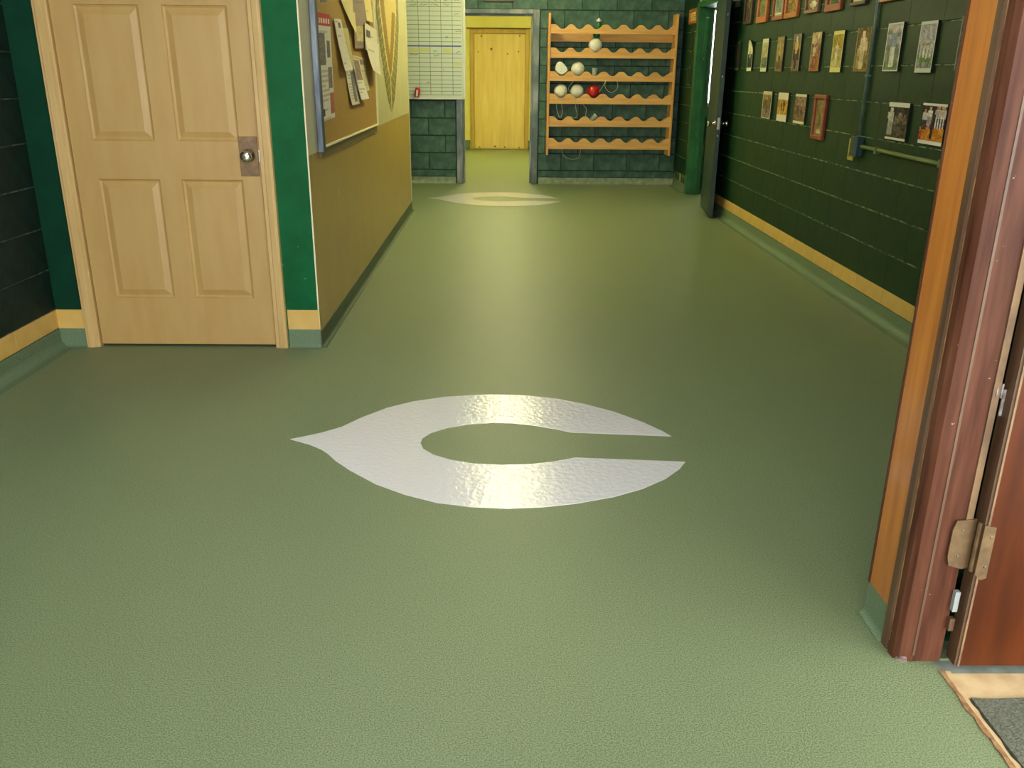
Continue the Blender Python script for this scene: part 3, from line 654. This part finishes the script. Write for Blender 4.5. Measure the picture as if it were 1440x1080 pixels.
# brown sign over the far doorway
a = hit(679, 2.5, 1, YF); b_ = hit(723, 2.5, 1, YF)
r = empty('door_sign', ((a.x+b_.x)/2, YF, a.z), label='brown framed sign above the yellow doorway', cat='sign')
for q in ((a.x, b_.x, a.z, a.z+.025), (a.x, b_.x, a.z+.155, a.z+.18), (a.x, a.x+.025, a.z+.025, a.z+.155), (b_.x-.025, b_.x, a.z+.025, a.z+.155)):
    part('frame_rail', box(q[0], q[1], YF-.02, YF, q[2], q[3], .003), FRW[3], r)
part('sign_face', box(a.x+.025, b_.x-.025, YF-.01, YF, a.z+.025, a.z+.155), FRW[2], r)

# ------------------------------------------------------------------ conduit and outlet on the right wall
py = 5.6
r = empty('conduit', (XR, py, 1.0), label='vertical teal-grey conduit running up the block wall', cat='conduit')
part('pipe', tube([(XR-.016, py, 1.03), (XR-.016, py, ZC)], .011, 10), STEEL, r, smooth=True)
for z in (1.38, 2.1): part('clip', box(XR-.03, XR, py-.016, py+.016, z-.008, z+.008, .003), STEEL, r)
part('junction_box', box(XR-.05, XR, py-.05, py+.05, .90, 1.02, .006), BOXB, r)
r = empty('horizontal_conduit', (XR, 4.0, .95), label='pale green horizontal conduit leading along the block wall', cat='conduit')
part('pipe', tube([(XR-.018, py-.05, .965), (XR-.018, 4.4, .958), (XR-.018, 2.1, .945)], .012, 10), PIPEG, r, smooth=True)
for y in (5.3, 4.5, 3.4): part('clip', box(XR-.034, XR, y-.012, y+.012, .94, .98, .003), PIPEG, r)
r = empty('wall_outlet', (XR, py+.14, .86), label='yellowed outlet plate beside the teal junction box', cat='outlet')
part('plate', box(XR-.012, XR, py+.085, py+.165, .865, 1.0, .003), OUTLET, r)
for z in (.90, .955):
    for s in (-.012, .012): part('slot', box(XR-.0135, XR-.011, py+.125+s-.004, py+.125+s+.004, z-.014, z+.014), SLOT, r)

# ------------------------------------------------------------------ cork board and papers on the partition
XB = XP+.03
CY0, CY1, CZ0, CZ1 = 4.62, 6.75, 1.0, 2.15
r = empty('cork_board', (XP, (CY0+CY1)/2, CZ0), label='framed cork notice board on the cream partition wall', cat='notice board')
part('cork_panel', box(XP, XB-.012, CY0+.02, CY1-.015, CZ0+.012, CZ1-.02), CORK, r)
part('frame_side', box(XP, XB, CY0, CY0+.02, CZ0-.02, CZ1, .003), FRAMEB, r, label='silver metal frame side')
part('frame_inner_edge', box(XB-.013, XB+.001, CY0+.02, CY0+.055, CZ0-.02, CZ1-.02), FRAMED, r)
part('frame_bottom', box(XP, XB, CY0+.02, CY1, CZ0, CZ0+.012, .002), CREAMLINE, r)
part('bottom_shade_strip', box(XP, XB-.015, CY0+.02, CY1, CZ0-.045, CZ0), mat('olive_shade', (110, 92, 40), .6), r)  # olive strip imitates the shading under the board
part('frame_far_side', box(XP, XB, CY1-.015, CY1, CZ0+.012, CZ1-.02, .002), CREAMLINE, r)
part('frame_top', box(XP, XB, CY0+.02, CY1, CZ1-.02, CZ1, .002), FRAMEB, r)
CS = XB-.012
def paper(q, fn, label, lift=.0, nx=14, ny=26, bulge=None, name='paper'):
    """q: pixels bl, br, tr, tl; the sheet hangs on the cork"""
    c = [hit(x, y, 0, CS+lift) for x, y in q]
    return quad_print(name, *c, (1, 0, 0), nx, ny, fn, .0012, bulge, label=label, cat='paper', group='papers pinned to the cork board')
def textfn(seed, base=(226, 220, 204), ink=(120, 112, 104), pics=(), head=None, rows=22, dens=.55):
    def fn(u, v, i, j):
        if head and v > head[0]: return head[1] if not (head[0]+.03 < v < head[0]+.075 and .1 < u < .92 and i % 3) else (232, 214, 200)
        for (u0, u1, v0, v1, c) in pics:
            if u0 < u < u1 and v0 < v < v1: return jit(c, seed, i, j, 16)
        if .1 < u < .9 and j % 2 == 0 and random.Random(seed*31+j).random() < dens and u < .4+.5*random.Random(seed*17+j).random():
            return tuple((a*2+b_)/3 for a, b_ in zip(base, ink))
        return jit(base, seed, i, j, 4)
    return fn
curl = lambda k: (lambda u, v: k*(1-v)**2)
paper([(453,172),(471,164.5),(463.3,20.5),(445,16.7)], textfn(1, pics=((.05,.5,.52,.82,(120,110,104)),(.6,.9,.6,.76,(110,100,96)),(.65,.95,.3,.5,(130,120,110)),(.68,.98,.05,.24,(176,92,80)),(.1,.25,.04,.12,(60,56,50))), head=(.88,(190,52,40))), 'tall white flyer with a red header at the near edge of the cork board', .001, nx=16, ny=44)
paper([(449.5,3.5),(460,2.5),(459,-20),(448.5,-22)], textfn(2, (90,96,90)), 'dark grey card above the red-headed flyer', .001, 8, 10)
paper([(480.6,100),(491.7,98),(479.4,27),(469.4,26)], textfn(3, (232,222,206), pics=((.45,.75,.82,.95,(120,110,104)),), dens=.2), 'long narrow white slip curling off the cork board', .012, 12, 30, curl(.02))
paper([(488,99),(497,96),(489,40),(481,39)], textfn(4, (206,192,132), dens=.3), 'cream sheet behind the narrow white slip', .003, 10, 22, curl(.008))
paper([(492,148),(503,145.5),(500,98),(486,99)], textfn(5, (222,214,196), pics=((.45,.75,.1,.95,(130,118,112)),)), 'narrow printed sheet hanging lowest on the cork board', .004, 12, 24, curl(.015))
paper([(507,130),(517.5,127),(513,82),(495.5,77)], textfn(6, (212,200,160), pics=((.5,.9,.8,.93,(130,120,96)),)), 'cream sheet with heading behind the two-tone leaflet', .003, 12, 24, curl(.01))
paper([(504,140.5),(514.8,138.4),(505,85),(496,84)], textfn(7, (232,226,216), pics=((.1,.95,.5,.98,(146,124,110)),)), 'leaflet with a brown picture above blank white paper', .012, 12, 24, curl(.02))
paper([(495.5,46),(497,43),(498,-14),(474,-14)], textfn(8, (226,208,148), dens=.1), 'cream sheet folded to a downward point', .010, 12, 20, curl(.02))
paper([(499.4,67.8),(517.8,69),(511.7,-12),(495.5,-12)], textfn(9, (142,122,112), (96,84,80), pics=((.1,.9,.13,.4,(190,174,128)),(.1,.9,.9,.98,(176,160,130))), dens=.3), 'grey-brown printed poster with a cream box', .016, 16, 30)
paper([(515.6,28.9),(524.4,31.7),(520,-10),(510.5,-10)], textfn(10, (222,204,140), dens=.15), 'cream slip at the far top corner of the cork board', .018, 10, 18)
paper([(519,99),(530,106),(533,62),(513.5,55)], textfn(11, (230,220,204), dens=.15), 'white sheet folded outwards below the far corner of the board', .03, 12, 18, curl(.03))
paper([(514,70),(531,74),(528.9,42),(512.8,31.7)], textfn(12, (226,216,196), pics=((.12,.4,.5,.8,(96,88,84)),), dens=.2), 'white sheet with a small dark emblem overhanging the board edge', .028, 12, 18)
# painted crest on the partition
e0, e1, f0, f1 = 7.02, 8.62, 1.05, 2.35
def crest(u, v, i, j):
    base = False; x = (u-.5)*2; z = f0+v*(f1-f0)
    t = (z-f0)/(f1-f0)
    ow = .93*min(1, (t/.55))**.62
    leaf = (128, 118, 68); brown = (150, 118, 58)
    iw = .62*min(1, max(0, (t-.22)/.4))**.7 if t > .22 else -1
    c = base
    if t > 0 and abs(x) < ow:
        k = (abs(x)-(iw if iw > 0 else 0))
        if iw > 0 and abs(x) < iw:
            tw = .34*min(1, max(0, (t-.36)/.3))**.8 if t > .36 else -1
            c = brown if (tw < 0 or abs(x) > tw) else (206, 184, 116)
            if tw > 0 and x > .1 and t > .62: c = (206, 184, 116)
        elif iw > 0 and k < .07: c = (214, 206, 150)
        elif abs(x) < .03: c = (206, 200, 150)
        else:
            ph = (t*16+abs(x)*3) % 1
            c = leaf if ph > .25 else (160, 150, 98)
            if abs(x) > ow-.05: c = (116, 106, 58)
    return c
quad_print('wall_crest', (XP-.0004, e0, f0), (XP-.0004, e1, f0), (XP-.0004, e1, f1), (XP-.0004, e0, f1), (1, 0, 0), 60, 90, crest, .0012, cutout=True,
           label='olive and brown leaf wreath crest painted on the cream wall', cat='emblem')

# ------------------------------------------------------------------ whiteboard on the far wall
WX0, WX1, WZ0, WZ1, WY = -1.75, -.458, 1.052, 2.4, 11.53
r = empty('whiteboard', (-1.1, YF, WZ0), label='white ruled record board hanging left of the yellow doorway', cat='whiteboard')
part('board', box(WX0, WX1-.03, WY, WY+.03, WZ0+.02, WZ1), WBW, r)
part('frame_rail', box(WX1-.03, WX1, WY-.008, WY+.033, WZ0, WZ1, .003), WBF, r)
part('frame_rail', box(WX0, WX1-.03, WY-.02, WY+.033, WZ0, WZ0+.02, .003), WBF, r)
part('batten', box(-1.7, -.65, WY+.03, YF, WZ0+.1, WZ0+.2), RACKW, r)
gl = bmesh.new()
vx = [hit(560+x/6.75, 60, 1, WY).x for x in (82, 195, 300, 408, 515)]
vx = [vx[0]-.17*k for k in range(5, 0, -1)]+vx
for x in vx:
    if x > WX0: box(x-.003, x+.003, WY-.001, WY, 1.1, WZ1-.01, bm=gl)
hz = [hit(600, y/6.75, 1, WY).z for y in (22, 63, 105, 150, 192, 235, 278, 315, 355, 395, 510, 550, 592, 635, 678, 718, 758, 797, 832, 865, 900)]
for z in hz+[2.225, 2.28, 2.33]: box(WX0+.01, WX1-.05, WY-.001, WY, z-.003, z+.003, bm=gl)
part('grid_lines', gl, INKL, r)
zb = hit(600, 64.6, 1, WY).z
part('blue_line', box(WX0+.01, WX1-.05, WY-.002, WY, zb-.008, zb+.008), INKB, r, label='blue line')
def cell(x0, x1, y0, y1, m_, nm):
    a = hit(560+x0/6.75, y1/6.75, 1, WY); b_ = hit(560+x1/6.75, y0/6.75, 1, WY)
    part(nm, box(a.x, b_.x, WY-.0015, WY, a.z, b_.z), m_, r)
for a in ((100, 190, 455, 495), (205, 298, 455, 490), (425, 505, 460, 500), (535, 605, 595, 620)): cell(*a, INKY, 'highlight')
rnd = random.Random(5)
for (x0, x1, y) in ((105, 175, 43), (205, 280, 43), (312, 380, 43), (425, 490, 45), (110, 185, 520), (335, 375, 485), (340, 392, 528), (548, 592, 492), (445, 480, 350), (430, 470, 5), (530, 580, 3), (125, 145, 5), (240, 255, 3), (345, 362, 4), (530, 580, 130), (540, 600, 300), (270, 310, 785), (425, 440, 655)):
    wbm = bmesh.new(); x = x0; a = hit(560+x0/6.75, y/6.75, 1, WY)
    pts = []
    while x < x1:
        q = hit(560+x/6.75, (y+rnd.uniform(-8, 8))/6.75, 1, WY-.001); pts.append((q.x, WY-.001, q.z)); x += rnd.uniform(5, 10)
    if len(pts) > 1: part('handwriting', tube(pts, .0028, 4, wbm), INKD, r)
c = hit(587.2, 130, 1, WY-.02)
r = empty('marker_holder', (c.x, WY-.02, c.z-.06), label='small red and white capsule magnet on the bottom of the ruled board', cat='magnet')
def tilt(bm):
    bmesh.ops.transform(bm, matrix=Matrix.Translation(c) @ Matrix.Rotation(.14, 4, 'Y') @ Matrix.Translation(-Vector(c)), verts=bm.verts[:]); return bm
part('casing', tilt(lathe([(.012, -.065), (.03, -.055), (.033, -.03), (.033, .035), (.028, .055), (.01, .062)], (c.x, WY-.058, c.z), 2, 16)), REDM, r, smooth=True)
part('stripe', tilt(box(c.x-.012, c.x+.012, WY-.093, WY-.084, c.z-.045, c.z+.03, .003)), WHITEP, r)
part('tip', tilt(lathe([(.02, -.068), (.026, -.055), (.02, -.04)], (c.x-.004, WY-.06, c.z), 2, 12)), WHITEP, r)

# ------------------------------------------------------------------ wooden rack with scalloped rails
RY0, RY1 = 11.35, 11.6
RX0, RX1, RZ0, RZ1 = .563, 2.15, .392, 2.065
rk = empty('scalloped_rack', ((RX0+RX1)/2, RY1, RZ0), label='pine wall rack with six scalloped rail shelves', cat='rack')
for x0, x1 in ((RX0, RX0+.03), (RX1-.03, RX1)):
    part('side_board', box(x0, x1, RY0, RY1, RZ0, RZ1, .003), RACKV, rk)
DIPS = [.737, .943, 1.15, 1.37, 1.589, 1.796, 2.004]
ROWS = [(1.832, 1.937), (1.554, 1.672), (1.286, 1.398), (1.015, 1.136), (.742, .866), (.467, .600)]
def scallop(x0, x1, z0, z1, y0, y1, dip=.052):
    pts = [(x0, z0)]; n = 120; top = []
    for i in range(n+1):
        x = x0+(x1-x0)*i/n
        k = min(abs(x-d) for d in DIPS); t = min(1, k/.092)
        top.append((x, z1-dip*.5*(1+math.cos(math.pi*t**1.25))))
    return prism([(x0, z0)]+top+[(x1, z0)], 1, y0, y1)
for z0, z1 in ROWS:
    part('front_rail', scallop(RX0+.03, RX1-.03, z0, z1, RY0+.01, RY0+.03), RACKW, rk)
    part('back_rail', box(RX0+.03, RX1-.03, RY1-.05, RY1-.03, z0-.085, z0+.01) if z0 > 1.8 else scallop(RX0+.03, RX1-.03, z0+.012, z1-.02, RY1-.05, RY1-.03), RACKW, rk)
BR2 = .083
def ball(px, row, m_, label, r=BR2):
    x = min(DIPS, key=lambda d: abs(d-hit(px, 129, 1, 11.45).x)); z = ROWS[row][1]-.052
    yc = RY0+.105
    rt = empty('ball', (x, yc, z), label=label, cat='ball', group='balls on the rack')
    c = (x, yc, z+r*.98)
    b = bmesh.new(); bmesh.ops.create_uvsphere(b, u_segments=28, v_segments=18, radius=r, matrix=Matrix.Translation(c))
    part('body', b, m_, rt, smooth=True)
    ring = [(c[0]+math.cos(t)*r*.99*math.cos(.5), c[1]-math.cos(t)*r*.99*math.sin(.5), c[2]+math.sin(t)*r*.99) for t in [k*2*math.pi/28 for k in range(28)]]
    part('seam', tube(ring, .0026, 6, closed=True), m_, rt)
ball(836, 1, BALLW, 'white speckled ball alone on the second shelf under a green cup')
ball(810, 2, BALLW, 'white speckled ball on the third shelf beside the wedge-shaped one')
ball(785, 3, BALLW, 'white speckled ball by the rack upright on the fourth shelf')
ball(811, 3, BALLW, 'white speckled ball on the fourth shelf next to the red ball')
ball(834, 3, BALLR, 'red ball on the fourth shelf of the rack')
x, z = DIPS[0], ROWS[2][1]-.052
rt = empty('half_ball', (x, RY0+.06, z), label='white wedge-shaped half ball on the third shelf', cat='ball')
pr = [(-.084, .052), (-.086, .09), (-.07, .135), (-.04, .16), (0, .155), (.045, .12), (.08, .075), (.084, .052), (.04, .016), (0, .003), (-.04, .016)]
b = prism([(x+p*.9, z+.006+q) for p, q in pr], 1, RY0+.002, RY0+.115)
bmesh.ops.bevel(b, geom=b.edges[:], offset=.012, segments=2, affect='EDGES', profile=.5)
part('body', b, BALLW, rt, smooth=False)
# small items
def R5(x, y, Y=RY0+.06): q = hit(750+x/3.6, y/3.6, 1, Y); return q
c = R5(333, 130); zt = ROWS[0][1]-.052
rt = empty('green_bottle', (DIPS[2], RY0+.06, zt), label='small green bottle with white cap on the top rack shelf', cat='bottle')
c = Vector((DIPS[2]+.03, RY0+.07, zt))
part('body', lathe([(.02, 0), (.028, .004), (.03, .05), (.02, .07), (.016, .085)], c, 2, 16), GREENP, rt, smooth=True)
part('cap', lathe([(.03, .085), (.034, .09), (.034, .11), (.012, .114), (.01, .13), (.001, .131)], c, 2, 16), WHITEP, rt, smooth=True)
zt = ROWS[1][1]-.052+.166
rt = empty('drinking_cup', (DIPS[2], RY0+.105, zt), label='green cup with white rim on top of the white ball', cat='cup')
c = Vector((DIPS[2]+.012, RY0+.105, zt))
part('cup', lathe([(.012, -.004), (.04, .006), (.046, .06), (.046, .064)], c, 2, 18), GREENP, rt, smooth=True)
part('rim', lathe([(.048, .058), (.05, .062), (.05, .074), (.044, .076)], c, 2, 18), WHITEP, rt, smooth=True)
def cup(xc, row, lab, lean):
    zt = ROWS[row][1]-.05; c = Vector((xc, RY0+.06, zt))
    b = lathe([(.026, .0), (.03, .01), (.036, .085), (.036, .09)], c, 2, 14)
    bmesh.ops.transform(b, matrix=Matrix.Translation(c) @ Matrix.Rotation(lean, 4, 'Y') @ Matrix.Translation(-c), verts=b.verts[:])
    b2 = lathe([(.037, .078), (.039, .082), (.039, .09), (.036, .092)], c, 2, 14)
    bmesh.ops.transform(b2, matrix=Matrix.Translation(c) @ Matrix.Rotation(lean, 4, 'Y') @ Matrix.Translation(-c), verts=b2.verts[:])
    rt = empty('plastic_cup', c, label=lab, cat='cup', group='clear cups on the rack'); part('body', b, CLEARP, rt, smooth=True); part('rim', b2, CLEARP, rt)
cup(DIPS[2]-.02, 4, 'clear plastic cup leaning on the fifth rack shelf', .8)
cup(DIPS[2], 2, 'clear plastic cup beside the ball on the third shelf', .05)
def cord(pts, lab, Y=RY0-.004, r=.0028):
    P = [R5(x, y, Y) for x, y in pts]; Q = []
    for i in range(len(P)-1):          # Catmull-Rom smoothing
        p0, p1, p2, p3 = P[max(i-1, 0)], P[i], P[i+1], P[min(i+2, len(P)-1)]
        for k in range(6):
            t = k/6; Q.append(.5*((2*p1)+(p2-p0)*t+(2*p0-5*p1+4*p2-p3)*t*t+(3*p1-p0-3*p2+p3)*t**3))
    Q.append(P[-1]); obj('cord', tube(Q, r, 6), CORD, label=lab, cat='cord', group='cords hanging on the rack')
cord([(333, 466), (350, 440), (372, 400), (362, 430), (372, 455), (395, 468), (420, 455), (428, 430), (420, 405)], 'pale cord looping from the red ball over the shelf')
cord([(205, 408), (185, 432), (178, 450), (190, 470)], 'short pale cord behind the ball on the fourth shelf')
cord([(118, 492), (118, 545), (128, 585), (140, 592), (146, 560), (140, 492)], 'pale cord hanging below the ball by the upright')
cord([(214, 492), (214, 540), (222, 585), (205, 598), (190, 588)], 'pale cord hanging below the ball beside the red one')
cord([(252, 530), (268, 552), (264, 590), (268, 605)], 'pale cord hanging below the red ball')
cord([(142, 752), (152, 785), (175, 802), (205, 806), (230, 795), (240, 752)], 'pale cord looping below the lowest shelf')
